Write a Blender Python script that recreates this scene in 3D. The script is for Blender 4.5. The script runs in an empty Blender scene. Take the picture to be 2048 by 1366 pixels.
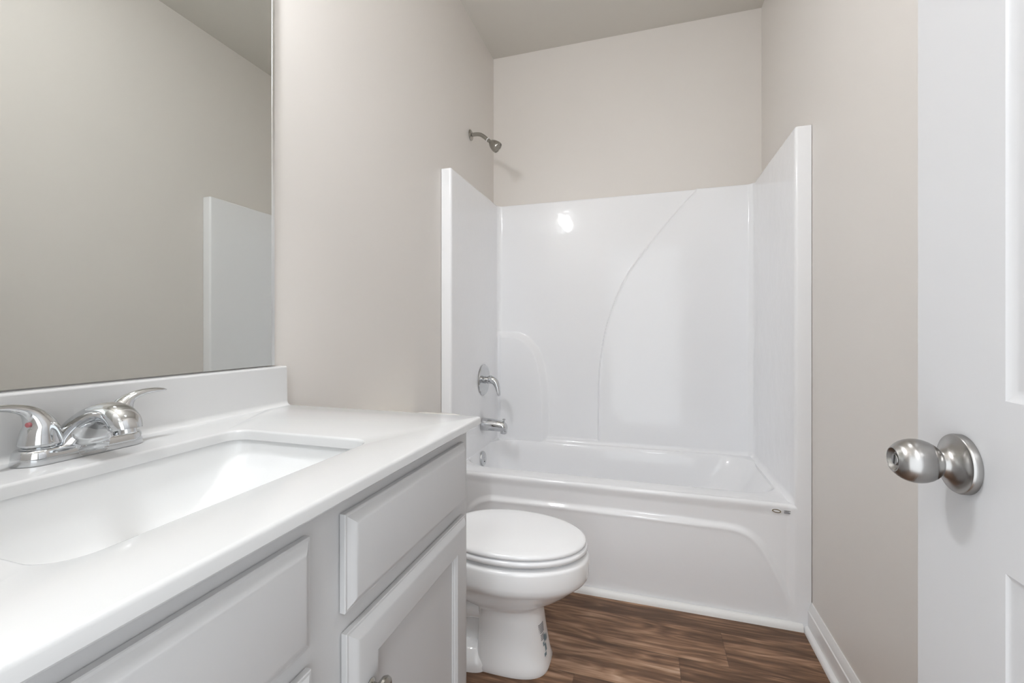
import bpy, math, random
import numpy as np
from mathutils import Vector, Matrix

random.seed(7)
SC = bpy.context.scene
COL = SC.collection
PI = math.pi

# ------------------------------------------------------------------ camera, world, exposure, lamps
F_PX, YAW, CX, CZ, HY = 874.99, 17.057, 0.9321, 1.125, 660.65
W, D, H = 1.524, 2.637, 2.856            # room width, back wall, ceiling
YT, YF = 1.890, -0.12                    # tub front plane, front wall plane
cam_d = bpy.data.cameras.new('camera')
cam = bpy.data.objects.new('camera', cam_d)
COL.objects.link(cam)
cam.location = (CX, 0, CZ)
cam.rotation_euler = (PI / 2, 0, math.radians(YAW))
cam_d.sensor_width = 36.0
cam_d.sensor_fit = 'HORIZONTAL'
cam_d.lens = F_PX * 36.0 / 2048.0
cam_d.shift_x = 0.0
cam_d.shift_y = -(683.0 - HY) / 2048.0
cam_d.clip_start = 0.02
SC.camera = cam

world = bpy.data.worlds.new('world')
SC.world = world
world.use_nodes = True
bg = world.node_tree.nodes['Background']
bg.inputs[0].default_value = (0.91, 0.96, 1.0, 1)
bg.inputs[1].default_value = 1.45
GLOBE_EMIT = 150.0
LENS_EMIT = 9.0
HALL_FILL_EMIT = 46.0

SC.view_settings.view_transform = 'Standard'
SC.view_settings.look = 'None'
SC.view_settings.gamma = 1.0
SC.view_settings.use_curve_mapping = False
SC.view_settings.exposure = 0.75
SC.cycles.use_denoising = True
SC.cycles.max_bounces = 14
SC.cycles.diffuse_bounces = 10
SC.cycles.glossy_bounces = 6
SC.cycles.caustics_reflective = False
SC.cycles.sample_clamp_indirect = 6.0

# ------------------------------------------------------------------ helpers
def srgb(r, g, b):
    f = lambda c: (c / 255 / 12.92) if c / 255 <= 0.04045 else ((c / 255 + 0.055) / 1.055) ** 2.4
    return (f(r), f(g), f(b), 1)

class MB:
    """collects vertices and faces of ONE mesh"""
    def __init__(s): s.v = []; s.f = []
    def add(s, vs, fs):
        o = len(s.v); s.v += [tuple(float(c) for c in p) for p in vs]; s.f += [tuple(i + o for i in f) for f in fs]; return s
    def merge(s, m, M=None):
        vs = m.v if M is None else [tuple(M @ Vector(p)) for p in m.v]
        return s.add(vs, m.f)
    def loft(s, rings, cap0=False, cap1=False, closed=True):
        n = len(rings[0]); o = len(s.v)
        for r in rings: s.v += [tuple(float(c) for c in p) for p in r]
        for k in range(len(rings) - 1):
            a, b = o + k * n, o + (k + 1) * n
            for i in range(n if closed else n - 1):
                j = (i + 1) % n
                s.f.append((a + i, a + j, b + j, b + i))
        if cap0: s.f.append(tuple(o + i for i in reversed(range(n))))
        if cap1: s.f.append(tuple(o + (len(rings) - 1) * n + i for i in range(n)))
        return s
    def box(s, x0, x1, y0, y1, z0, z1, r=0.0):
        if r <= 0:
            return s.add([(x0,y0,z0),(x1,y0,z0),(x1,y1,z0),(x0,y1,z0),(x0,y0,z1),(x1,y0,z1),(x1,y1,z1),(x0,y1,z1)],
                         [(0,3,2,1),(4,5,6,7),(0,1,5,4),(1,2,6,5),(2,3,7,6),(3,0,4,7)])
        rings = []
        for a in (0, 45, 90):
            q = r * (1 - math.sin(math.radians(a))); zz = z0 + r * (1 - math.cos(math.radians(a)))
            rings.append([(x, y, zz) for x, y in rrect(x0 + q, x1 - q, y0 + q, y1 - q, r, 3)])
        for a in (90, 45, 0):
            q = r * (1 - math.sin(math.radians(a))); zz = z1 - r * (1 - math.cos(math.radians(a)))
            rings.append([(x, y, zz) for x, y in rrect(x0 + q, x1 - q, y0 + q, y1 - q, r, 3)])
        return s.loft(rings, True, True)
    def lathe(s, prof, n=40, M=None):
        """prof: (radius, height) along local z; closed with caps where the radius is 0"""
        rings = [[(r * math.cos(2*PI*i/n), r * math.sin(2*PI*i/n), h) for i in range(n)] for r, h in prof]
        m = MB().loft(rings, prof[0][0] > 0, prof[-1][0] > 0)
        return s.merge(m, M)
    def sweep(s, path, ws, hs, side=(0, 1, 0), n=20, caps=True, power=2.0):
        """elliptic section along a path: ws = half width along side, hs = half height across"""
        P = [Vector(p) for p in path]; rings = []
        side = Vector(side)
        for i, p in enumerate(P):
            t = (P[min(i + 1, len(P) - 1)] - P[max(i - 1, 0)]).normalized()
            sd = (side - t * side.dot(t)).normalized(); nn = t.cross(sd)
            ring = []
            for k in range(n):
                a = 2 * PI * k / n; c, q = math.cos(a), math.sin(a)
                c = math.copysign(abs(c) ** (2 / power), c); q = math.copysign(abs(q) ** (2 / power), q)
                ring.append(p + sd * (ws[i] * c) + nn * (hs[i] * q))
            rings.append(ring)
        return s.loft(rings, caps, caps)
    def prism(s, pts, axis, a0, a1):
        """extrude a closed 2D outline along an axis (0=x: pts are (y,z), 1=y: (x,z), 2=z: (x,y))"""
        def mk(p, a): return {0: (a, p[0], p[1]), 1: (p[0], a, p[1]), 2: (p[0], p[1], a)}[axis]
        return s.loft([[mk(p, a0) for p in pts], [mk(p, a1) for p in pts]], True, True)
    def build(s, name, mat, parent=None, loc=None, angle=35, recalc=True):
        import bmesh
        me = bpy.data.meshes.new(name)
        me.from_pydata(s.v, [], s.f)
        if recalc:
            b = bmesh.new(); b.from_mesh(me); bmesh.ops.recalc_face_normals(b, faces=b.faces); b.to_mesh(me); b.free()
        me.shade_smooth()
        me.set_sharp_from_angle(angle=math.radians(angle))
        me.materials.append(mat)
        o = bpy.data.objects.new(name, me); COL.objects.link(o)
        if parent is not None:
            o.parent = parent
            root = parent
            off = Vector((0, 0, 0))
            while root is not None:
                off += root.location; root = root.parent
            me.transform(Matrix.Translation(-off))
        elif loc is not None:
            me.transform(Matrix.Translation(-Vector(loc))); o.location = loc
        return o

def rrect(x0, x1, y0, y1, r, n=8):
    r = max(1e-5, min(r, (x1 - x0) / 2 - 1e-5, (y1 - y0) / 2 - 1e-5)); out = []
    for cx, cy, a0 in ((x1 - r, y1 - r, 0), (x0 + r, y1 - r, 90), (x0 + r, y0 + r, 180), (x1 - r, y0 + r, 270)):
        for k in range(n + 1):
            a = math.radians(a0 + 90 * k / n); out.append((cx + r * math.cos(a), cy + r * math.sin(a)))
    return out

def thing(name, label, cat, loc=(0, 0, 0), group=None):
    o = bpy.data.objects.new(name, None); COL.objects.link(o); o.location = loc
    o.empty_display_size = 0.05
    o['label'] = label; o['category'] = cat
    if group: o['group'] = group
    return o

def struct(o): o['kind'] = 'structure'; return o

def catmull(pts, n=6):
    P = [Vector(p) for p in pts]; P = [P[0] * 2 - P[1]] + P + [P[-1] * 2 - P[-2]]; out = []
    for i in range(1, len(P) - 2):
        for k in range(n):
            t = k / n
            out.append(0.5 * ((2 * P[i]) + (P[i+1] - P[i-1]) * t + (2*P[i-1] - 5*P[i] + 4*P[i+1] - P[i+2]) * t*t + (3*P[i] - P[i-1] - 3*P[i+1] + P[i+2]) * t**3))
    out.append(P[-2]); return out

def interp(vals, n=6):
    return [v.x for v in catmull([(a, 0, 0) for a in vals], n)]

# ------------------------------------------------------------------ materials
def mat(name, col, rough=0.5, metal=0.0, spec=0.5, coat=0.0, bump=None, aniso=0.0, noise=None):
    m = bpy.data.materials.new(name); m.use_nodes = True
    nt = m.node_tree; b = nt.nodes['Principled BSDF']
    b.inputs['Base Color'].default_value = col
    b.inputs['Roughness'].default_value = rough
    b.inputs['Metallic'].default_value = metal
    b.inputs['Specular IOR Level'].default_value = spec
    b.inputs['Coat Weight'].default_value = coat
    b.inputs['Coat Roughness'].default_value = 0.04
    tc = nt.nodes.new('ShaderNodeTexCoord')
    if bump:
        sc, st, dist = bump
        n = nt.nodes.new('ShaderNodeTexNoise'); n.inputs['Scale'].default_value = sc; n.inputs['Detail'].default_value = 3
        bp = nt.nodes.new('ShaderNodeBump'); bp.inputs['Strength'].default_value = st; bp.inputs['Distance'].default_value = dist
        nt.links.new(tc.outputs['Object'], n.inputs['Vector']); nt.links.new(n.outputs['Fac'], bp.inputs['Height'])
        nt.links.new(bp.outputs['Normal'], b.inputs['Normal'])
    if noise:
        sc, amt = noise
        n = nt.nodes.new('ShaderNodeTexNoise'); n.inputs['Scale'].default_value = sc; n.inputs['Detail'].default_value = 4
        mx = nt.nodes.new('ShaderNodeMix'); mx.data_type = 'RGBA'
        mx.inputs[6].default_value = tuple(c * (1 - amt) for c in col[:3]) + (1,)
        mx.inputs[7].default_value = tuple(min(1, c * (1 + amt)) for c in col[:3]) + (1,)
        nt.links.new(tc.outputs['Object'], n.inputs['Vector']); nt.links.new(n.outputs['Fac'], mx.inputs[0])
        nt.links.new(mx.outputs[2], b.inputs['Base Color'])
    return m

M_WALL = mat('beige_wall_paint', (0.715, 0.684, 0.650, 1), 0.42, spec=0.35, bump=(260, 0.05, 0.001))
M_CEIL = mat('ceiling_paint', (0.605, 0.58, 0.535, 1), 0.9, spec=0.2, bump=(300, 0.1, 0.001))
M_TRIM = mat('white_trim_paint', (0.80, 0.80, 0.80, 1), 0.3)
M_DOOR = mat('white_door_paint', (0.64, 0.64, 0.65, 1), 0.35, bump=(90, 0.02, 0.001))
M_ACRYL = mat('white_gelcoat', (0.84, 0.845, 0.86, 1), 0.08, spec=0.4, coat=0.0, bump=(13.0, 0.30, 0.003))
M_MARBLE = mat('white_cultured_marble', (0.625, 0.627, 0.627, 1), 0.16, coat=0.3, noise=(2.5, 0.02))
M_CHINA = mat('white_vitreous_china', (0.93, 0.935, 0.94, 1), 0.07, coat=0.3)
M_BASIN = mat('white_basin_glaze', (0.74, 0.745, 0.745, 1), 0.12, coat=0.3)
M_SEAT = mat('white_seat_plastic', (0.87, 0.875, 0.885, 1), 0.14)
M_TANKLID = mat('ivory_china', (0.84, 0.82, 0.77, 1), 0.1)
M_CAB = mat('light_grey_cabinet_paint', (0.505, 0.503, 0.505, 1), 0.38)
M_CHROME = mat('polished_chrome', (0.62, 0.63, 0.64, 1), 0.05, 1.0)
M_DARK = mat('dark_gap', (0.02, 0.02, 0.02, 1), 0.6)
M_NICKEL = mat('satin_nickel', (0.40, 0.385, 0.355, 1), 0.22, 1.0)
M_BRUSH = mat('brushed_steel', (0.37, 0.36, 0.35, 1), 0.24, 1.0)
M_MIRROR = mat('mirror_silver', (0.73, 0.745, 0.72, 1), 0.0, 1.0)
M_STRIP = mat('mirror_edge_metal', (0.80, 0.81, 0.80, 1), 0.30, 1.0)
M_RED = mat('red_index_button', (0.42, 0.13, 0.14, 1), 0.3)
M_BLUE = mat('blue_index_button', (0.10, 0.16, 0.5, 1), 0.3)
M_INK = mat('grey_ink', (0.27, 0.27, 0.28, 1), 0.6)
M_TEAL = mat('grey_green_ink', (0.20, 0.27, 0.30, 1), 0.6)
M_GOLD = mat('bronze_ink', (0.16, 0.12, 0.05, 1), 0.4)
M_STICK = mat('clear_sticker', (0.74, 0.74, 0.75, 1), 0.35)
M_CAULK = mat('white_caulk', (0.80, 0.80, 0.79, 1), 0.5, bump=(60, 0.3, 0.002))

# brushed steel for the door knob: fine rings round the knob axis
def brushed(m):
    nt = m.node_tree; b = nt.nodes['Principled BSDF']
    tc = [n for n in nt.nodes if n.type == 'TEX_COORD'][0]
    w = nt.nodes.new('ShaderNodeTexNoise'); mp = nt.nodes.new('ShaderNodeMapping')
    mp.inputs['Scale'].default_value = (900, 12, 12)
    nt.links.new(tc.outputs['Object'], mp.inputs['Vector']); nt.links.new(mp.outputs[0], w.inputs['Vector'])
    w.inputs['Scale'].default_value = 1.0
    bp = nt.nodes.new('ShaderNodeBump'); bp.inputs['Strength'].default_value = 0.12; bp.inputs['Distance'].default_value = 0.0004
    nt.links.new(w.outputs['Fac'], bp.inputs['Height']); nt.links.new(bp.outputs['Normal'], b.inputs['Normal'])
    tg = nt.nodes.new('ShaderNodeTangent'); tg.direction_type = 'RADIAL'; tg.axis = 'X'
    nt.links.new(tg.outputs[0], b.inputs['Tangent']); b.inputs['Anisotropic'].default_value = 0.8
brushed(M_BRUSH)

# globe glass of the vanity lamp gives off the light
M_GLOBE = bpy.data.materials.new('lit_frosted_globe'); M_GLOBE.use_nodes = True
_b = M_GLOBE.node_tree.nodes['Principled BSDF']
_b.inputs['Emission Color'].default_value = (0.935, 0.965, 1.0, 1)
_b.inputs['Emission Strength'].default_value = GLOBE_EMIT

M_LENS = bpy.data.materials.new('lit_ceiling_lens'); M_LENS.use_nodes = True
_b = M_LENS.node_tree.nodes['Principled BSDF']
_b.inputs['Emission Color'].default_value = (0.95, 0.975, 1.0, 1)
_b.inputs['Emission Strength'].default_value = LENS_EMIT

M_HALL_FILL = bpy.data.materials.new('hall_fill_lens'); M_HALL_FILL.use_nodes = True  # glowing lens of the fill lamp added in the unseen hall
_b = M_HALL_FILL.node_tree.nodes['Principled BSDF']
_b.inputs['Emission Color'].default_value = (0.95, 0.975, 1.0, 1)
_b.inputs['Emission Strength'].default_value = HALL_FILL_EMIT

def wood_material():
    m = bpy.data.materials.new('brown_vinyl_plank'); m.use_nodes = True
    nt = m.node_tree; N = nt.nodes; L = nt.links; b = N['Principled BSDF']
    def nd(t, **k):
        n = N.new(t)
        for a, v in k.items(): setattr(n, a, v)
        return n
    def math_(op, a, bb=None, clamp=False):
        n = nd('ShaderNodeMath', operation=op, use_clamp=clamp)
        for i, q in enumerate((a, bb)):
            if q is None: continue
            if isinstance(q, (int, float)): n.inputs[i].default_value = q
            else: L.new(q, n.inputs[i])
        return n.outputs[0]
    geo = nd('ShaderNodeNewGeometry'); sep = nd('ShaderNodeSeparateXYZ'); L.new(geo.outputs['Position'], sep.inputs[0])
    x, y = sep.outputs[0], sep.outputs[1]
    PW, PL = 0.176, 1.22
    row = math_('FLOOR', math_('DIVIDE', math_('SUBTRACT', y, 1.783 - 10 * PW), PW))       # row 10 begins at y = 1.783
    fy = math_('SUBTRACT', math_('DIVIDE', math_('SUBTRACT', y, 1.783 - 10 * PW), PW), row)
    # row 9 has its joint at x = 1.197, row 8 at x = 1.039, row 10 off to the right
    wn = nd('ShaderNodeTexWhiteNoise', noise_dimensions='1D'); L.new(row, wn.inputs['W'])
    off = math_('MULTIPLY', wn.outputs['Value'], PL)
    is9 = math_('COMPARE', row, 9.0); N_ = N[-1]; N_.inputs[2].default_value = 0.1
    is8 = math_('COMPARE', row, 8.0); N[-1].inputs[2].default_value = 0.1
    is10 = math_('COMPARE', row, 10.0); N[-1].inputs[2].default_value = 0.1
    def sel(cur, flag, val):
        return math_('ADD', math_('MULTIPLY', cur, math_('SUBTRACT', 1.0, flag)), math_('MULTIPLY', flag, val))
    off = sel(off, is9, 1.197); off = sel(off, is8, 1.039); off = sel(off, is10, 1.60)
    px = math_('DIVIDE', math_('SUBTRACT', x, off), PL)
    colm = math_('FLOOR', px); fx = math_('SUBTRACT', px, colm)
    cid = nd('ShaderNodeCombineXYZ'); L.new(row, cid.inputs[0]); L.new(colm, cid.inputs[1])
    wn2 = nd('ShaderNodeTexWhiteNoise', noise_dimensions='2D'); L.new(cid.outputs[0], wn2.inputs['Vector'])
    # grain coordinates: stretched along x, shifted per plank
    sh = nd('ShaderNodeVectorMath', operation='SCALE'); L.new(wn2.outputs['Color'], sh.inputs[0]); sh.inputs['Scale'].default_value = 13.0
    ad = nd('ShaderNodeVectorMath', operation='ADD'); L.new(geo.outputs['Position'], ad.inputs[0]); L.new(sh.outputs[0], ad.inputs[1])
    mp = nd('ShaderNodeMapping'); mp.inputs['Scale'].default_value = (1.5, 9.0, 1); L.new(ad.outputs[0], mp.inputs[0])
    warp = nd('ShaderNodeTexNoise'); warp.inputs['Scale'].default_value = 1.3; warp.inputs['Detail'].default_value = 2; L.new(mp.outputs[0], warp.inputs[0])
    rings = math_('FRACT', math_('MULTIPLY', warp.outputs['Fac'], 9.0))
    tri = math_('ABSOLUTE', math_('SUBTRACT', rings, 0.5)); tri = math_('MULTIPLY', tri, 2.0)
    mp2 = nd('ShaderNodeMapping'); mp2.inputs['Scale'].default_value = (5, 95, 1); L.new(ad.outputs[0], mp2.inputs[0])
    fine = nd('ShaderNodeTexNoise'); fine.inputs['Scale'].default_value = 1.0; fine.inputs['Detail'].default_value = 5; fine.inputs['Roughness'].default_value = 0.65; L.new(mp2.outputs[0], fine.inputs[0])
    mp3 = nd('ShaderNodeMapping'); mp3.inputs['Scale'].default_value = (0.9, 12, 1); L.new(ad.outputs[0], mp3.inputs[0])
    broad = nd('ShaderNodeTexNoise'); broad.inputs['Scale'].default_value = 1.6; broad.inputs['Detail'].default_value = 3; L.new(mp3.outputs[0], broad.inputs[0])
    v = math_('ADD', math_('MULTIPLY', tri, 0.16), math_('MULTIPLY', fine.outputs['Fac'], 0.66))
    v = math_('ADD', v, math_('MULTIPLY', broad.outputs['Fac'], 0.75))
    v = math_('ADD', v, math_('MULTIPLY', wn2.outputs['Value'], 0.10))
    v = math_('SUBTRACT', v, 0.42)
    ramp = nd('ShaderNodeValToRGB'); L.new(v, ramp.inputs[0])
    e = ramp.color_ramp.elements
    e[0].position = 0.25; e[0].color = srgb(84, 58, 38)
    e[1].position = 0.76; e[1].color = srgb(200, 170, 146)
    for p, c in ((0.40, srgb(114, 83, 60)), (0.51, srgb(144, 110, 84)), (0.62, srgb(168, 134, 108))):
        q = e.new(p); q.color = c
    # dark joints
    dy = math_('MULTIPLY', math_('MINIMUM', fy, math_('SUBTRACT', 1.0, fy)), PW)
    dx = math_('MULTIPLY', math_('MINIMUM', fx, math_('SUBTRACT', 1.0, fx)), PL)
    dj = math_('MINIMUM', dx, dy)
    jt = math_('DIVIDE', dj, 0.0016, True)
    jt = math_('ADD', math_('MULTIPLY', jt, 0.45), 0.55)
    mx = nd('ShaderNodeVectorMath', operation='SCALE'); L.new(ramp.outputs[0], mx.inputs[0]); L.new(jt, mx.inputs['Scale'])
    L.new(mx.outputs[0], b.inputs['Base Color'])
    b.inputs['Roughness'].default_value = 0.42
    bp = nd('ShaderNodeBump'); bp.inputs['Strength'].default_value = 0.25; bp.inputs['Distance'].default_value = 0.001
    L.new(math_('ADD', math_('MULTIPLY', jt, 1.0), math_('MULTIPLY', fine.outputs['Fac'], 0.5)), bp.inputs['Height'])
    L.new(bp.outputs['Normal'], b.inputs['Normal'])
    return m
M_WOOD = wood_material()

# ------------------------------------------------------------------ the room
T = 0.10
struct(MB().box(-T, W + T, YF - T, D + T, -T, 0).build('floor', M_WOOD))
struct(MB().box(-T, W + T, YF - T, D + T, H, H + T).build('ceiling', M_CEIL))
struct(MB().box(-T, 0, YF - T, D + T, 0, H).build('wall_left', M_WALL))
struct(MB().box(W, W + T, YF - T, D + T, 0, H).build('wall_right', M_WALL))
struct(MB().box(0, W, D, D + T, 0, H).build('wall_back', M_WALL))
DX0, DX1, DZ = 0.50, 1.275, 2.09          # doorway behind the camera
struct(MB().box(0, DX0, YF - T, YF, 0, H).box(DX1, W, YF - T, YF, 0, H).box(DX0, DX1, YF - T, YF, DZ, H).build('wall_front', M_WALL))

def baseboard_profile(h=0.108, t=0.014):
    # (distance from wall, z), ogee top and a quarter-round shoe at the floor
    p = [(0, 0), (t + 0.016, 0)]
    for k in range(1, 7):
        a = math.radians(90 * k / 6); p.append((t + 0.016 * math.cos(a), 0.019 * math.sin(a)))
    p += [(t, h * 0.70), (t - 0.003, h * 0.73), (t - 0.0035, h * 0.80), (t - 0.006, h * 0.86), (t - 0.0065, h * 0.91), (t - 0.009, h * 0.955), (t - 0.010, h), (0, h)]
    return p
bp_ = baseboard_profile()
struct(MB().prism([(W - d, z) for d, z in bp_], 1, YF, YT - 0.001).build('baseboard_right', M_TRIM, angle=25))
struct(MB().prism([(d, z) for d, z in bp_], 1, 0.91, YT - 0.001).build('baseboard_left', M_TRIM, angle=25))
q = [(YT + 0.004, 0), (YT - 0.017, 0)] + [(YT - 0.017 * math.cos(math.radians(a)), 0.024 * math.sin(math.radians(a))) for a in (20, 40, 60, 80)] + [(YT + 0.004, 0.024)]
struct(MB().prism(q, 0, 0.031, W - 0.031).build('trim_1', M_CAULK, angle=40))

# ------------------------------------------------------------------ the door, open, with its privacy knob
PX = 1.270                                  # face towards the room
def door_panels():
    m = MB()
    y0, y1, z0, z1 = -0.062, 0.699, 0.012, 2.045
    m.box(PX + 0.008, PX + 0.027, y0 + 0.001, y1 - 0.001, z0 + 0.001, z1 - 0.001)
    sw, mull = 0.145, 0.10
    cw = (y1 - y0 - 2 * sw - mull) / 2
    cols = [(y0 + sw, y0 + sw + cw), (y1 - sw - cw, y1 - sw)]
    rows = [(0.23, 0.886), (1.055, 1.62), (1.73, 1.92)]
    ys = [y0, cols[0][0], cols[0][1], cols[1][0], cols[1][1], y1]
    zs = [z0, rows[0][0], rows[0][1], rows[1][0], rows[1][1], rows[2][0], rows[2][1], z1]
    for face, sgn in ((PX, 1), (PX + 0.035, -1)):
        for a in range(5):
            for c in range(7):
                if a in (1, 3) and c in (1, 3, 5):
                    A, B, Cc, Dd = ys[a], ys[a + 1], zs[c], zs[c + 1]
                    rings = []
                    for ins, dep in ((0, 0), (0.002, 0.001), (0.006, 0.0022), (0.010, 0.0030), (0.013, 0.0028), (0.040, 0.0008), (0.044, 0.0006)):
                        rings.append([(face + sgn * dep, y, z) for y, z in ((A + ins, Cc + ins), (B - ins, Cc + ins), (B - ins, Dd - ins), (A + ins, Dd - ins))])
                    m.loft(rings, False, True)
                else:
                    m.add([(face, ys[a], zs[c]), (face, ys[a + 1], zs[c]), (face, ys[a + 1], zs[c + 1]), (face, ys[a], zs[c + 1])], [(0, 1, 2, 3)])
    o = [(y0, z0), (y1, z0), (y1, z1), (y0, z1)]
    m.loft([[(PX, y, z) for y, z in o], [(PX + 0.035, y, z) for y, z in o]])
    return m
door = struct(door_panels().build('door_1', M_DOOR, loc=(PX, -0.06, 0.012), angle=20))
KY, KZ = 0.615, 0.9756
MK = Matrix.Translation((PX, KY, KZ)) @ Matrix.Rotation(-PI / 2, 4, 'Y')      # local z runs along -x
kp = [(0.0100, 0.0235), (0.0120, 0.0225)]
for zk in (0.0225, 0.0245, 0.0275, 0.0315, 0.0365, 0.0415, 0.0465, 0.0515, 0.0560, 0.0595, 0.0620, 0.0636):
    kp.append((0.0247 * math.sqrt(max(0, 1 - ((zk - 0.043) / 0.0258) ** 2)), zk))
kp += [(0.0140, 0.0646), (0.0130, 0.0647), (0.0120, 0.0638), (0.0098, 0.0605), (0.0080, 0.0595), (0.0, 0.0595)]
knob = MB().lathe(kp, 64, MK).build('door_knob', M_BRUSH, door, angle=30)
knob['label'] = 'brushed steel egg-shaped knob with privacy slot'
MB().lathe([(0.0330, 0.0002), (0.0330, 0.0055), (0.0318, 0.0078), (0.0300, 0.0080), (0.0240, 0.0105), (0.0175, 0.0150), (0.0135, 0.0205), (0.0120, 0.0260), (0.0105, 0.0282), (0.0, 0.0282)], 56, MK).build('rosette', M_BRUSH, knob, angle=30)
kb = MB().lathe([(0.0066, 0.0590), (0.0066, 0.0624), (0.0062, 0.0630), (0.0, 0.0630)], 32, MK).build('lock_button', M_BRUSH, knob)
sl = MB().box(-0.0011, 0.0011, -0.0054, 0.0054, 0.0628, 0.0633)
s2 = MB().merge(sl, MK @ Matrix.Rotation(math.radians(80), 4, 'Z')); s2.build('lock_slot', M_DARK, knob)
MB().box(PX + 0.006, PX + 0.029, 0.6985, 0.7005, KZ - 0.028, KZ + 0.028).build('latch_plate', M_BRUSH, door)
for z in (0.25, 1.05, 1.85):
    h = MB(); h.lathe([(0.0055, z - 0.045), (0.0055, z + 0.045)], 14, Matrix.Translation((PX - 0.004, -0.0668, 0)))
    h.build('hinge', M_BRUSH, door)

# ------------------------------------------------------------------ tub and shower surround
TL, YB, ZF, ZR = 0.052, 2.577, 1.895, 0.4647
TR = 0.055
tub_t = thing('bathtub', 'glossy white one-piece bathtub and shower surround across the back of the room', 'bathtub', (W / 2, YT, 0))

def seg_dist(P, line):
    """signed distance of points P (n,2) to a polyline; positive to the left of its direction"""
    best = np.full(len(P), 1e9); sign = np.ones(len(P))
    for a, b in zip(line[:-1], line[1:]):
        a = np.array(a); b = np.array(b); ab = b - a
        t = np.clip(((P - a) @ ab) / (ab @ ab), 0, 1)
        q = a + t[:, None] * ab; d = np.hypot(*(P - q).T)
        s = np.sign(ab[0] * (P[:, 1] - a[1]) - ab[1] * (P[:, 0] - a[0])); s[s == 0] = 1
        m = d < best - 1e-9
        best[m] = d[m]; sign[m] = s[m]
    return best * sign
def smooth(t): t = np.clip(t, 0, 1); return t * t * (3 - 2 * t)

arcL = [(v.x, v.y) for v in catmull([(-0.40, 1.118, 0), (0.0, 1.118, 0), (0.15, 1.117, 0), (0.21, 1.103, 0), (0.262, 1.072, 0), (0.318, 1.003, 0), (0.352, 0.89, 0), (0.368, 0.78, 0), (0.374, 0.66, 0), (0.374, 0.55, 0), (0.374, 0.30, 0)], 6)]
arcR = [(v.x, v.y) for v in catmull([(0.664, 0.30, 0), (0.667, 0.55, 0), (0.668, 0.78, 0), (0.676, 0.92, 0), (0.692, 1.05, 0), (0.732, 1.2135, 0), (0.816, 1.42, 0), (0.952, 1.612, 0), (1.08, 1.765, 0), (1.187, 1.882, 0), (1.40, 2.10, 0)], 6)]

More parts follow.
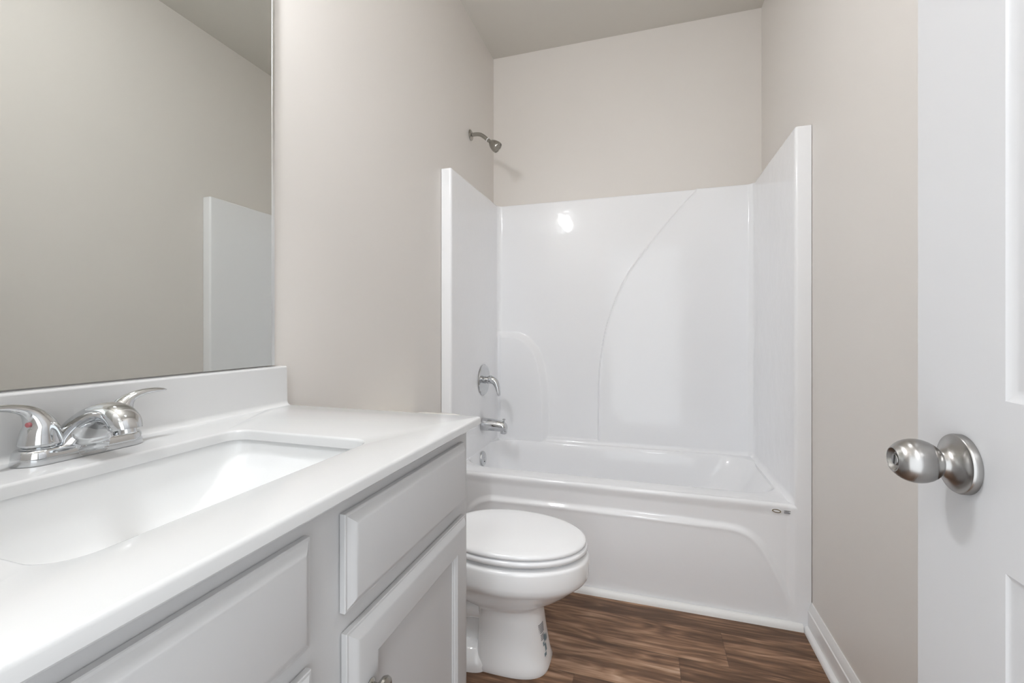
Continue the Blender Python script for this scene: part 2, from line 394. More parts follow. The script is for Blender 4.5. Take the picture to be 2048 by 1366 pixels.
def surround():
    # plan path with normals: (x, y, nx, ny, along-x position used for the relief)
    path = []
    rf, rc = 0.010, 0.028
    yt = YT
    def arc(cx, cy, r, a0, a1, n, sgn, u=None):
        for k in range(n + 1):
            a = math.radians(a0 + (a1 - a0) * k / n); c, s = math.cos(a), math.sin(a)
            path.append((cx + r * c, cy + r * s, sgn * c, sgn * s))
    for x in np.linspace(0.0015, TL - rf, 5)[:-1]: path.append((x, yt, 0, -1))
    arc(TL - rf, yt + rf, rf, -90, 0, 6, 1)
    for y in np.linspace(yt + rf, YB - rc, 60)[1:-1]: path.append((TL, y, 1, 0))
    arc(TL + rc, YB - rc, rc, 180, 90, 10, -1)
    for x in np.linspace(TL + rc, W - TR - rc, 300)[1:-1]: path.append((x, YB, 0, -1))
    arc(W - TR - rc, YB - rc, rc, 90, 0, 10, -1)
    for y in np.linspace(YB - rc, yt + rf, 30)[1:-1]: path.append((W - TR, y, -1, 0))
    arc(W - TR + rf, yt + rf, rf, 180, 270, 6, 1)
    for x in np.linspace(W - TR + rf, W - 0.0015, 5)[1:]: path.append((x, yt, 0, -1))
    A = np.array(path); n = len(A)
    zs = [0.0, 0.2, 0.44] + list(np.linspace(ZR - 0.006, ZR + 0.03, 10)) + list(np.linspace(ZR + 0.03, ZF - 0.008, 300))[1:]
    rings = []
    inner = (A[:, 1] > YT + 0.03)
    back = np.clip((A[:, 1] - (YB - 0.035)) / 0.03, 0, 1)
    for z in zs:
        P = np.stack([A[:, 0], np.full(n, z)], 1)
        hl = 0.036 * (0.75 * np.clip(-seg_dist(P, arcL) / 0.036, 0, 1) + 0.25 * smooth((-seg_dist(P, arcL)) / 0.036))
        dr = -seg_dist(P, arcR)
        hr = 0.012 * smooth(0.5 + dr / 0.010) + 0.0035 * np.exp(-((dr - 0.002) / 0.0045) ** 2)
        hl = np.where(A[:, 0] < 0.5, hl, 0); hr = np.where(A[:, 0] >= 0.5, hr, 0)
        hl = hl * smooth((z - (ZR - 0.012)) / 0.010); hr = hr * smooth((z - (ZR - 0.012)) / 0.010)
        hm = (0.0 if z < ZR - 0.002 else 0.013) * smooth((0.4905 - z) / 0.007) * np.where((A[:, 0] > 0.30) & (A[:, 0] < 0.672), 1.0, 0.0)
        h = np.maximum(hl + hr, hm) * smooth(back)
        # soap ledge between the two arcs and the cove onto the rim
        dz = z - ZR
        if dz < 0.024:
            r = 0.024; dd = max(0.0, r - max(dz, 0)); cove = r - math.sqrt(max(0, r * r - dd * dd))
            h = h + np.where(inner & (A[:, 0] > 0.12), cove * 0.8 * np.clip(1 - h / 0.034, 0, 1), 0)
        rings.append([(A[i, 0] + A[i, 2] * h[i], A[i, 1] + A[i, 3] * h[i], z) for i in range(n)])
    # rolled top edge
    last = np.array(rings[-1])
    for a in (25, 50, 75, 90):
        o = 0.006 * (1 - math.cos(math.radians(a))); dz = 0.008 * math.sin(math.radians(a))
        rings.append([(last[i][0] - A[i, 2] * o, last[i][1] - A[i, 3] * o, last[i][2] + dz) for i in range(n)])
    m = MB().loft(rings, closed=False)
    # ledge on top back to the walls, as a strip
    top = rings[-1]
    out = []
    for p in top:
        x, y = p[0], p[1]
        if y > YB - 0.05 and TL + 0.03 < x < W - TR - 0.03: out.append((x, D - 0.0015, p[2]))
        elif x < W / 2: out.append((0.0015, max(y, YT + 0.006) if y < YB - 0.05 else D - 0.0015, p[2]))
        else: out.append((W - 0.0015, max(y, YT + 0.006) if y < YB - 0.05 else D - 0.0015, p[2]))
    m.loft([top, out], closed=False)
    return m
surround().build('shower_wall_panel', M_ACRYL, tub_t, angle=40, recalc=False)

def tub_body():
    n = 14
    R = lambda x0, x1, y0, y1, r, z: [(x, y, z) for x, y in rrect(x0, x1, y0, y1, r, n)]
    xl, xr, yb = TL - 0.004, W - TR + 0.004, YB + 0.004
    rings = [R(xl, xr, YT + 0.016, yb, 0.012, ZR)]
    bx0, bx1, by0, by1, br = 0.0535, 1.463, 1.996, 2.538, 0.15
    rings.append(R(bx0 - 0.004, bx1 + 0.004, by0 - 0.012, by1 + 0.010, br + 0.01, ZR))
    for a in (25, 50, 75):
        s_, c_ = math.sin(math.radians(a)), math.cos(math.radians(a))
        rings.append(R(bx0 - 0.004 + 0.004 * s_, bx1 + 0.004 - 0.012 * s_, by0 - 0.012 + 0.014 * s_, by1 + 0.010 - 0.012 * s_, br, ZR - 0.014 * (1 - c_)))
    for z, a, b_, c, d_, r in ((0.435, 0.0560, 1.440, 2.006, 2.528, 0.15), (0.38, 0.061, 1.405, 2.014, 2.520, 0.15), (0.30, 0.072, 1.350, 2.024, 2.508, 0.15), (0.22, 0.088, 1.290, 2.036, 2.500, 0.15), (0.16, 0.120, 1.245, 2.052, 2.480, 0.14), (0.125, 0.165, 1.195, 2.080, 2.450, 0.12), (0.112, 0.215, 1.13, 2.12, 2.41, 0.10), (0.110, 0.30, 1.05, 2.17, 2.36, 0.08)):
        rings.append(R(a, b_, c, d_, r, z))
    return MB().loft(rings, False, True)
tub_body().build('tub_basin', M_ACRYL, tub_t, angle=60)

def apron():
    curve = [(v.x, v.y) for v in catmull([(0.030, -0.15, 0), (0.050, 0.02, 0), (0.068, 0.12, 0), (0.105, 0.235, 0), (0.160, 0.315, 0), (0.225, 0.349, 0), (0.32, 0.356, 0), (0.744, 0.358, 0), (1.137, 0.356, 0), (1.250, 0.354, 0), (1.312, 0.338, 0), (1.362, 0.292, 0), (1.412, 0.200, 0), (1.450, 0.110, 0), (1.480, 0.02, 0), (1.50, -0.15, 0)], 6)]
    xs = np.linspace(TL - 0.008, W - TR + 0.008, 240); rings = []
    yu = YT + 0.0125
    for z in np.linspace(0.0, ZR - 0.014, 110):
        P = np.stack([xs, np.full(len(xs), z)], 1)
        inside = -seg_dist(P, curve)                 # curve runs left to right: below it is on the right side
        fade = 0.5 + 0.5 * smooth((z - 0.02) / 0.22)
        h = 0.0125 * smooth(0.5 + inside / 0.026) * fade + 0.002 * np.exp(-((inside - 0.008) / 0.010) ** 2) * fade
        # blend to the flange planes at both ends
        e = smooth(np.minimum(xs - TL + 0.004, W - TR - xs + 0.004) / 0.03)
        y = (yu - h) * e + YT * (1 - e)
        # the lip of the rim leans out over the apron
        lip = 0.006 * smooth((z - (ZR - 0.05)) / 0.036)
        y = y - lip * e
        rings.append([(xs[i], y[i], z) for i in range(len(xs))])
    base = np.array(rings[-1])
    for a in (20, 40, 60, 80, 90):
        o = 0.014 * (1 - math.cos(math.radians(a))); dz = 0.014 * math.sin(math.radians(a))
        rings.append([(p[0], p[1] + o, p[2] + dz) for p in base])
    rings.append([(p[0], YT + 0.030, ZR + 0.0001) for p in base])
    return MB().loft(rings, closed=False)
apron().build('tub_apron', M_ACRYL, tub_t, angle=50, recalc=False)

# oval maker's mark and two lines of fine print on the apron
st = MB()
def ellipse_ring(cx, cz, a, b_, a2, b2, y, tilt=-6, n=36):
    t = math.radians(tilt)
    def pt(A, B, k):
        u, v = A * math.cos(2*PI*k/n), B * math.sin(2*PI*k/n)
        return (cx + u * math.cos(t) - v * math.sin(t), y, cz + u * math.sin(t) + v * math.cos(t))
    return [[pt(a, b_, k) for k in range(n)], [pt(a2, b2, k) for k in range(n)]]
YA = YT + 0.0052
sx, sz = 1.4085, 0.4345
stk = MB().prism([(sx + 0.017 * math.cos(2*PI*k/36), sz + 0.0085 * math.sin(2*PI*k/36)) for k in range(36)], 1, YA + 0.0006, YA + 0.006).build('sticker', M_STICK, tub_t)
stk['label'] = 'small oval maker mark beside two lines of grey print'
MB().loft(ellipse_ring(sx, sz, 0.0155, 0.0068, 0.0118, 0.0040, YA)).build('sticker_mark', M_GOLD, stk, recalc=False)
pr_ = MB()
for row, zz in ((0, 0.4375), (1, 0.4300)):
    xx = sx + 0.026
    for wd in ((0.006, 0.004, 0.008, 0.003) if row == 0 else (0.004, 0.007, 0.003, 0.007)):
        pr_.box(xx, xx + wd * 0.86, YA, YA + 0.004, zz - 0.0016, zz + 0.0016); xx += wd
pr_.build('sticker_print', M_INK, stk)

# overflow plate (belongs to the tub)
MO = Matrix.Translation((0.0585, 2.285, 0.410)) @ Matrix.Rotation(math.radians(84), 4, 'Y')
ov = MB().lathe([(0.040, 0.0), (0.0405, 0.006), (0.0385, 0.0095), (0.034, 0.0105), (0.006, 0.0112), (0.0055, 0.0095), (0, 0.0095)], 44, MO).build('overflow_plate', M_CHROME, tub_t)
ov['label'] = 'round chrome overflow plate'
MB().lathe([(0.0035, 0.0112), (0.0035, 0.0125), (0, 0.0128)], 16, MO @ Matrix.Translation((0.016, 0, 0))).build('screw', M_DARK, ov)

# tub spout
YS = 2.30
sp = thing('tub_spout', 'chrome tub spout with diverter knob below the shower handle', 'spout', (TL, YS, 0.60))
secs = []
for x_, c_, h_, w_ in ((x9, c9, h9 * 1.12, w9 * 1.12) for x9, c9, h9, w9 in ((TL + 0.0005, 0.599, 0.0315, 0.031), (0.060, 0.599, 0.0325, 0.032), (0.10, 0.598, 0.031, 0.0295), (0.14, 0.596, 0.029, 0.027), (0.165, 0.594, 0.0275, 0.025), (0.180, 0.592, 0.0255, 0.023), (0.190, 0.589, 0.021, 0.019), (0.196, 0.586, 0.014, 0.013), (0.198, 0.584, 0.006, 0.006))):
    secs.append([(x_, YS + w_ * math.cos(2*PI*k/32), c_ + h_ * math.sin(2*PI*k/32)) for k in range(32)])
sb = MB().loft(secs, True, True)
sb.lathe([(0.0175, 0.5555), (0.0185, 0.558), (0.0185, 0.575), (0.014, 0.585)], 28, Matrix.Translation((0.1785, YS, 0)))
sb.build('spout_body', M_CHROME, sp, angle=50)
MB().lathe([(0.013, 0), (0.013, 0.004), (0.0115, 0.005), (0, 0.005)], 24, Matrix.Translation((0.1785, YS, 0.5535))).build('outlet', M_DARK, sp)
MB().lathe([(0.0045, 0), (0.0035, 0.010), (0.004, 0.014), (0.009, 0.016), (0.009, 0.020), (0.006, 0.0225), (0, 0.023)], 20, Matrix.Translation((0.180, YS, 0.613))).build('diverter_knob', M_CHROME, sp)

# shower valve
YV = 2.318
va = thing('shower_valve', 'round chrome shower valve plate with curved lever above the tub spout', 'valve', (TL, YV, 0.845))
MV = Matrix.Translation((TL + 0.0005, YV, 0.845)) @ Matrix.Rotation(PI / 2, 4, 'Y')
MB().lathe([(0.086, 0), (0.087, 0.003), (0.084, 0.0065), (0.070, 0.009), (0.030, 0.011), (0.024, 0.012), (0.0, 0.012)], 60, MV).build('escutcheon', M_CHROME, va)
MB().lathe([(0.021, 0.010), (0.021, 0.018), (0.019, 0.019), (0.019, 0.025), (0.021, 0.026), (0.021, 0.034), (0.018, 0.035), (0.018, 0.040), (0, 0.040)], 32, MV).build('valve_stem', M_CHROME, va)
pth = catmull([(0.084, YV, 0.846), (0.098, YV, 0.848), (0.112, YV - 0.002, 0.844), (0.126, YV - 0.004, 0.832), (0.136, YV - 0.007, 0.812), (0.143, YV - 0.010, 0.790), (0.148, YV - 0.012, 0.770), (0.151, YV - 0.013, 0.761)], 5)
MB().sweep(pth, interp([0.021, 0.0235, 0.0225, 0.019, 0.016, 0.014, 0.013, 0.008], 5), interp([0.020, 0.0235, 0.0225, 0.0185, 0.0145, 0.0115, 0.0095, 0.005], 5), (0, 1, 0), 24).build('lever_handle', M_CHROME, va, angle=50)

# shower head
YH = 2.253
sh = thing('wall_shower', 'small satin nickel shower on a bent arm high on the left wall', 'shower', (0, YH, 2.207))
MF = Matrix.Translation((0.0005, YH, 2.208)) @ Matrix.Rotation(PI / 2, 4, 'Y')
MB().lathe([(0.029, 0), (0.0295, 0.002), (0.027, 0.005), (0.018, 0.009), (0.0125, 0.011), (0, 0.011)], 36, MF).build('flange', M_NICKEL, sh)
pth = catmull([(0.006, YH, 2.208), (0.035, YH, 2.208), (0.058, YH, 2.203), (0.078, YH, 2.190), (0.094, YH, 2.176), (0.104, YH, 2.167)], 5)
MB().sweep(pth, [0.0105] * len(pth), [0.0105] * len(pth), (0, 1, 0), 20).build('shower_arm', M_NICKEL, sh)
ax = math.degrees(math.atan2(0.66, 0.75))
MHd = Matrix.Translation((0.101, YH, 2.1695)) @ Matrix.Rotation(math.radians(90 + ax), 4, 'Y')
wash = MB().lathe([(0.0118, 0.0), (0.0118, 0.004), (0, 0.004)], 20, MHd).build('washer_ring', M_SEAT, sh)
wash['label'] = 'white thread tape ring'
MB().lathe([(0.0105, 0.003), (0.0105, 0.012), (0.0085, 0.014), (0.0085, 0.019), (0.012, 0.0215), (0.017, 0.028), (0.0235, 0.040), (0.0280, 0.054), (0.0300, 0.066), (0.0303, 0.076), (0.0290, 0.0795), (0.027, 0.0795), (0.026, 0.077), (0, 0.077)], 44, MHd).build('spray_head', M_NICKEL, sh)
fc = MB()
for rr, k in ((0.0, 1), (0.008, 6), (0.016, 12), (0.0225, 18)):
    for i in range(k):
        a = 2 * PI * i / k
        fc.lathe([(0.0012, 0.0765), (0.0009, 0.0785), (0, 0.0785)], 6, MHd @ Matrix.Translation((rr * math.cos(a), rr * math.sin(a), 0)))
fc.build('spray_nozzles', M_DARK, sh)

# ------------------------------------------------------------------ toilet
YC = 1.450
toi = thing('toilet', 'white elongated toilet with closed lid between the vanity and the tub', 'toilet', (0.40, YC, 0))
def egg(xb, xf, w, z, n=56, xm=None, pw=2.0, pb=2.3, yc=YC):
    """plan outline: back at xb, front at xf, half width w, widest at xm"""
    xm = xm if xm is not None else xb + (xf - xb) * 0.50; out = []
    if xm >= 0.47: w *= 1.045
    for k in range(n):
        a = 2 * PI * k / n; c, s_ = math.cos(a), math.sin(a)
        p = pw if c > 0 else pb
        cc = math.copysign(abs(c) ** (2 / p), c); ss = math.copysign(abs(s_) ** (2 / p), s_)
        out.append((xm + (xf - xm) * cc if c > 0 else xm + (xm - xb) * cc, yc + w * ss, z))
    return out
B = MB()
# outer bowl from the floor up, then the rim, then down inside
B.loft([egg(0.385, 0.622, 0.100, 0.000, xm=0.45, pw=3.0, pb=6), egg(0.383, 0.625, 0.103, 0.012, xm=0.45, pw=3.0, pb=6), egg(0.385, 0.618, 0.099, 0.03, xm=0.45, pw=3.0, pb=6),
        egg(0.388, 0.606, 0.094, 0.10, xm=0.45, pw=2.8, pb=6), egg(0.390, 0.597, 0.091, 0.17, xm=0.45, pw=2.6, pb=6), egg(0.388, 0.594, 0.092, 0.200, xm=0.45, pw=2.45, pb=5),
        egg(0.37, 0.598, 0.097, 0.208, xm=0.455, pw=2.35, pb=4), egg(0.32, 0.614, 0.106, 0.218, xm=0.458, pw=2.25, pb=3), egg(0.26, 0.645, 0.121, 0.232, xm=0.462, pw=2.1, pb=2.5), egg(0.22, 0.680, 0.138, 0.252, xm=0.466), egg(0.205, 0.708, 0.152, 0.274, xm=0.469),
        egg(0.20, 0.728, 0.1565, 0.291, xm=0.475), egg(0.20, 0.742, 0.1645, 0.303, xm=0.48), egg(0.20, 0.7495, 0.1695, 0.314, xm=0.48), egg(0.20, 0.752, 0.1715, 0.328, xm=0.48), egg(0.20, 0.752, 0.1715, 0.372, xm=0.48),
        egg(0.20, 0.751, 0.1705, 0.3775, xm=0.48), egg(0.205, 0.747, 0.1675, 0.3815, xm=0.48), egg(0.21, 0.738, 0.160, 0.3835, xm=0.48), egg(0.24, 0.70, 0.128, 0.3835, xm=0.48),
        egg(0.25, 0.69, 0.118, 0.36, xm=0.48), egg(0.28, 0.65, 0.10, 0.27, xm=0.47), egg(0.34, 0.56, 0.06, 0.20, xm=0.45)], True, True)
B.build('bowl', M_CHINA, toi, angle=50)
# trapway bulge behind the pedestal column and the foot
MB().loft([egg(0.11, 0.42, 0.058, 0.0, xm=0.27, pw=6, pb=4), egg(0.11, 0.42, 0.058, 0.20, xm=0.27, pw=6, pb=4), egg(0.16, 0.42, 0.090, 0.26, xm=0.30, pw=4, pb=4), egg(0.18, 0.42, 0.11, 0.34, xm=0.30, pw=4, pb=4), egg(0.03, 0.42, 0.11, 0.36, xm=0.30, pw=4, pb=6), egg(0.03, 0.40, 0.11, 0.387, xm=0.30, pw=4, pb=6)], True, True).build('rear_base', M_CHINA, toi, angle=60)
for s_ in (-1, 1):
    pth = catmull([(0.40, YC + s_ * 0.060, 0.172), (0.35, YC + s_ * 0.062, 0.176), (0.29, YC + s_ * 0.064, 0.165), (0.235, YC + s_ * 0.064, 0.13), (0.21, YC + s_ * 0.062, 0.04)], 5)
    MB().sweep(pth, interp([0.020, 0.024, 0.026, 0.026, 0.022], 5), interp([0.024, 0.028, 0.032, 0.036, 0.030], 5), (0, 1, 0), 18).build('trapway', M_CHINA, toi, angle=60)
FT = MB().loft([egg(0.10, 0.43, 0.118, 0.0, xm=0.25, pw=6, pb=4), egg(0.10, 0.43, 0.118, 0.022, xm=0.25, pw=6, pb=4), egg(0.105, 0.42, 0.113, 0.036, xm=0.25, pw=6, pb=4), egg(0.12, 0.41, 0.096, 0.058, xm=0.25, pw=6, pb=4), egg(0.13, 0.41, 0.075, 0.070, xm=0.25, pw=6, pb=4)], True, True)
FT.build('foot', M_CHINA, toi)
S = MB().loft([egg(0.255, 0.741, 0.163, 0.3955, xm=0.485), egg(0.25, 0.747, 0.168, 0.3995, xm=0.485), egg(0.25, 0.748, 0.1685, 0.407, xm=0.485), egg(0.253, 0.746, 0.1665, 0.4120, xm=0.485), egg(0.262, 0.738, 0.160, 0.4145, xm=0.485),
               egg(0.30, 0.68, 0.115, 0.4145, xm=0.485), egg(0.31, 0.67, 0.106, 0.405, xm=0.485), egg(0.31, 0.67, 0.106, 0.3945, xm=0.485)], False, False)
S.f += [(i, (i + 1) % 56, 7 * 56 + (i + 1) % 56, 7 * 56 + i) for i in range(56)]
S.build('seat', M_SEAT, toi, angle=50)
Ld = MB().loft([egg(0.262, 0.735, 0.160, 0.4165, xm=0.485), egg(0.255, 0.741, 0.1655, 0.4195, xm=0.485), egg(0.253, 0.743, 0.167, 0.4245, xm=0.485), egg(0.256, 0.740, 0.1645, 0.4305, xm=0.485), egg(0.266, 0.731, 0.157, 0.4345, xm=0.485),
                egg(0.285, 0.712, 0.143, 0.4370, xm=0.485), egg(0.33, 0.66, 0.105, 0.4395, xm=0.485), egg(0.40, 0.58, 0.05, 0.4405, xm=0.485)], True, True)
Ld.build('lid', M_SEAT, toi, angle=50)
for s_ in (-1, 1):
    MB().box(0.222, 0.262, YC + s_ * 0.075 - 0.022, YC + s_ * 0.075 + 0.022, 0.386, 0.432, 0.006).build('seat_hinge', M_SEAT, toi)
for x, y in ((0.66, 0.095), (0.66, -0.095), (0.36, 0.135), (0.36, -0.135)):
    MB().lathe([(0.007, 0.383), (0.007, 0.396)], 12, Matrix.Translation((x, YC + y, 0))).build('seat_bumper', M_SEAT, toi)
tk = MB()
def tr_(x0, x1, hw, z, r=0.03): return [(x, y, z) for x, y in rrect(x0, x1, YC - hw, YC + hw, r, 8)]
tk.loft([tr_(0.03, 0.19, 0.165, 0.388), tr_(0.022, 0.197, 0.175, 0.41), tr_(0.020, 0.204, 0.190, 0.60), tr_(0.018, 0.208, 0.198, 0.752)], True, True)
tk.build('tank', M_CHINA, toi, angle=50)
tk = MB()
ZL = 0.755
tk.loft([tr_(0.014, 0.214, 0.204, ZL), tr_(0.010, 0.218, 0.208, ZL + 0.005), tr_(0.010, 0.218, 0.208, ZL + 0.018), tr_(0.014, 0.214, 0.204, ZL + 0.026), tr_(0.03, 0.198, 0.188, ZL + 0.031), tr_(0.06, 0.17, 0.16, ZL + 0.032)], True, True)
tk.build('tank_lid', M_TANKLID, toi, angle=50)
fl_ = MB().lathe([(0.011, 0), (0.011, 0.006), (0.006, 0.008), (0.006, 0.014), (0, 0.014)], 20, Matrix.Translation((0.207, YC - 0.135, 0.70)) @ Matrix.Rotation(PI / 2, 4, 'Y'))
fl_.sweep(catmull([(0.219, YC - 0.135, 0.70), (0.226, YC - 0.12, 0.698), (0.228, YC - 0.09, 0.692), (0.228, YC - 0.065, 0.688)], 4), [0.006] * 13, [0.004] * 13, (0, 0, 1), 12)
fl_.build('flush_lever', M_CHROME, toi)
for s_ in (-1, 1): MB().lathe([(0.012, 0.006), (0.012, 0.020), (0.009, 0.030), (0, 0.033)], 18, Matrix.Translation((0.17, YC + s_ * 0.110, 0.012))).build('bolt_cap', M_SEAT, toi)
# grey printed label on the front of the pedestal: text block, small block and a green-grey seal
def pedestal_pt(a, z, out=0.0):
    """point on the pedestal surface at plan angle a (degrees from +x) and height z"""
    zz = [0.03, 0.10, 0.17, 0.208]; fx = [0.618, 0.606, 0.597, 0.594]; ww = [0.097, 0.094, 0.092, 0.092]; pw = [3.1, 2.9, 2.7, 2.5]
    xm = float(np.interp(z, zz, [0.40, 0.40, 0.41, 0.41]))
    xf, w_, p = (float(np.interp(z, zz, q_)) for q_ in (fx, ww, pw))
    A = math.radians(a); c, s_ = math.cos(A), math.sin(A)
    return (xm + (xf - xm + out) * math.copysign(abs(c) ** (2 / p), c), YC + (w_ + out) * math.copysign(abs(s_) ** (2 / p), s_), z)
def patch(m, a0, a1, z0, z1, out=0.0008, n=5):
    m.loft([[pedestal_pt(a0 + (a1 - a0) * k / n, z, out) for k in range(n + 1)] for z in (z0, (z0 + z1) / 2, z1)], closed=False)
lb = MB()
for i in range(6):
    z = 0.150 - i * 0.0052; patch(lb, -30, -4, z - 0.0036, z)
for i in range(4):
    z = 0.1165 - i * 0.0050
    patch(lb, -28, -19, z - 0.0033, z); patch(lb, -17, -6, z - 0.0033, z)
lbl = lb.build('paper_label', M_INK, toi, recalc=False); lbl['label'] = 'grey printed specification label on the pedestal'
lb = MB()
for (a0, a1, z0, z1) in ((-8, -2, 0.088, 0.108), (-13, -8, 0.078, 0.090), (-8, -3, 0.058, 0.080), (-13, -6, 0.046, 0.056), (-3, 1, 0.082, 0.100)):
    patch(lb, a0, a1, z0, z1)
lb.build('paper_seal', M_TEAL, toi, recalc=False)

# ------------------------------------------------------------------ vanity cabinet
XF, YR, YL = 0.548, 0.905, -0.004       # face frame plane, right end, left end
van = thing('vanity_cabinet', 'light grey vanity cabinet with panelled doors below the white countertop', 'cabinet', (0.27, 0.45, 0))
c = MB()
# open-topped box: two sides, back, bottom, kick board and the face frame with its stiles and rails
c.box(0.002, XF - 0.018, YL, YL + 0.016, 0.0, 0.9105)
c.box(0.002, XF - 0.018, YR - 0.016, YR, 0.0, 0.9105)
c.box(0.002, 0.012, YL + 0.016, YR - 0.016, 0.10, 0.9105)
c.box(0.012, XF - 0.018, YL + 0.016, YR - 0.016, 0.10, 0.116)
c.box(XF - 0.090, XF - 0.075, YL + 0.016, YR - 0.016, 0.0, 0.10)
c.build('carcass', M_CAB, van)
c = MB()
c.box(XF - 0.018, XF, YL, YR, 0.10, 0.9105, 0.0012)
c.build('face_frame', M_CAB, van)
def front(y0, y1, z0, z1, panel=False):
    m = MB(); x0, x1 = XF + 0.0006, XF + 0.0190
    def R(ins, x): return [(x, y, z) for y, z in ((y0 + ins, z0 + ins), (y1 - ins, z0 + ins), (y1 - ins, z1 - ins), (y0 + ins, z1 - ins))]
    rings = [R(0.002, x0), R(0.0, x0 + 0.001), R(0.0, x0 + 0.0085), R(0.0010, x0 + 0.0095), R(0.0035, x0 + 0.0100)]
    # cove bevel
    for k in range(1, 7):
        a = math.radians(15 * k); rings.append(R(0.0035 + 0.0150 * (k / 6), x0 + 0.0100 + 0.0080 * (math.sin(a) ** 1.2)))
    rings.append(R(0.0205, x1))
    if panel:
        fr = 0.057
        rings += [R(fr, x1), R(fr + 0.002, x1 - 0.0015), R(fr + 0.005, x1 - 0.0035), R(fr + 0.0065, x1 - 0.0065), R(fr + 0.0085, x1 - 0.0070), R(fr + 0.0095, x1 - 0.0090)]
    m.loft(rings, True, True)
    return m
def knob_at(parent, y, z):
    x1 = XF + 0.0186
    Mk = Matrix.Translation((x1, y, z)) @ Matrix.Rotation(PI / 2, 4, 'Y')
    return MB().lathe([(0.0095, 0), (0.0098, 0.0015), (0.0085, 0.0030), (0.0055, 0.0050), (0.0048, 0.0095), (0.0060, 0.0125), (0.0105, 0.0150), (0.0145, 0.0180), (0.0158, 0.0215), (0.0148, 0.0250), (0.0105, 0.0280), (0.005, 0.0292), (0, 0.0295)], 36, Mk).build('knob', M_NICKEL, parent)
o = front(0.480, 0.869, 0.7555, 0.8850).build('drawer_front', M_CAB, van, angle=18)
o = front(0.028, 0.4185, 0.7555, 0.8850).build('drawer_front', M_CAB, van, angle=18)
dR = front(0.483, 0.873, 0.125, 0.7270, True).build('cabinet_door', M_CAB, van, angle=18)
kn = knob_at(dR, 0.522, 0.633); kn['label'] = 'satin nickel oval knob'
dL = front(0.028, 0.4205, 0.125, 0.7290, True).build('cabinet_door', M_CAB, van, angle=18)
knob_at(dL, 0.381, 0.633)

# ------------------------------------------------------------------ countertop with backsplash, sink
ZC, ZU = 0.930, 0.9112
top = thing('countertop', 'glossy white cultured marble vanity top with backsplash', 'countertop', (0.287, 0.455, ZU))
def counter():
    x0, x1, y0, y1 = 0.0015, 0.574, -0.018, 0.929
    n = 10
    R = lambda a, b_, c_, d_, r, z: [(x, y, z) for x, y in rrect(a, b_, c_, d_, r, n)]
    rings = [R(0.30, 0.31, 0.45, 0.46, 0.001, ZU)][:0]
    hx0, hx1, hy0, hy1, hr = 0.158, 0.466, 0.232, 0.668, 0.035
    # hole bottom edge -> underside -> outer edge -> top -> hole
    rings.append(R(hx0, hx1, hy0, hy1, hr, ZU))
    rings.append(R(x0, x1 - 0.003, y0, y1 - 0.003, 0.004, ZU))
    rings.append(R(x0, x1, y0, y1, 0.004, ZU + 0.003))
    rings.append(R(x0, x1, y0, y1, 0.004, ZC - 0.005))
    for a in (30, 60, 90):
        q = 0.005 * (1 - math.cos(math.radians(a))); zz = ZC - 0.005 + 0.005 * math.sin(math.radians(a))
        rings.append(R(x0, x1 - q, y0, y1 - q, 0.004, zz))
    e = 0.0045
    for a in (0, 30, 60, 90):
        q = e * math.cos(math.radians(90 - a)); zz = ZC - e * (1 - math.cos(math.radians(a)))
        rings.append(R(hx0 - e + q, hx1 + e - q, hy0 - e + q, hy1 + e - q, hr + e - q, zz))
    rings.append(R(hx0, hx1, hy0, hy1, hr, ZU))
    return MB().loft(rings)
counter().build('countertop_slab', M_MARBLE, top, angle=40)
bs = [(0.0015, ZC - 0.002)]
pts = [(0.0015, ZC - 0.0005), (0.043, ZC - 0.0005), (0.043, ZC + 0.0001)]
for a in (75, 60, 45, 30, 15, 0):
    A = math.radians(a); pts.append((0.043 - 0.012 * math.cos(A) - 0.0, ZC + 0.012 - 0.012 * math.sin(A)))
pts += [(0.0290, 1.0275)]
for a in (0, 30, 60, 90):
    A = math.radians(a); pts.append((0.0290 - 0.004 + 0.004 * math.cos(A), 1.0275 + 0.004 * math.sin(A)))
pts += [(0.0015, 1.0315)]
MB().prism(pts, 1, -0.018, 0.9255).build('backsplash', M_MARBLE, top, angle=40)

sk = thing('sink', 'white rectangular undermount sink below the countertop opening', 'sink', (0.31, 0.45, 0.79))
def basin():
    n = 12
    R = lambda a, b_, c_, d_, r, z: [(x, y, z) for x, y in rrect(a, b_, c_, d_, r, n)]
    L_, R_ = 0.222, 0.680
    rows = [(0.9095, 0.128, 0.496, 0.200, 0.700, 0.05), (0.9095, 0.150, 0.474, L_, R_, 0.040), (0.905, 0.1515, 0.4725, L_ + 0.002, R_ - 0.002, 0.038), (0.892, 0.1535, 0.470, L_ + 0.006, 0.675, 0.036), (0.875, 0.157, 0.466, L_ + 0.013, 0.667, 0.034),
            (0.855, 0.162, 0.460, L_ + 0.026, 0.652, 0.034), (0.838, 0.167, 0.452, L_ + 0.042, 0.635, 0.034), (0.822, 0.173, 0.442, L_ + 0.062, 0.614, 0.036), (0.811, 0.180, 0.430, L_ + 0.082, 0.593, 0.038), (0.803, 0.192, 0.414, L_ + 0.105, 0.568, 0.040), (0.799, 0.21, 0.394, L_ + 0.13, 0.54, 0.045), (0.796, 0.250, 0.350, 0.400, 0.500, 0.045), (0.795, 0.278, 0.322, 0.428, 0.472, 0.021)]
    return MB().loft([R(a, b_, c_, d_, r, z) for z, a, b_, c_, d_, r in rows], False, True)
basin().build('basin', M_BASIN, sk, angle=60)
MB().lathe([(0.0205, 0.7955), (0.0215, 0.7975), (0.018, 0.7985), (0.012, 0.7965), (0, 0.7970)], 32, Matrix.Translation((0.30, 0.45, 0))).build('drain', M_CHROME, sk)

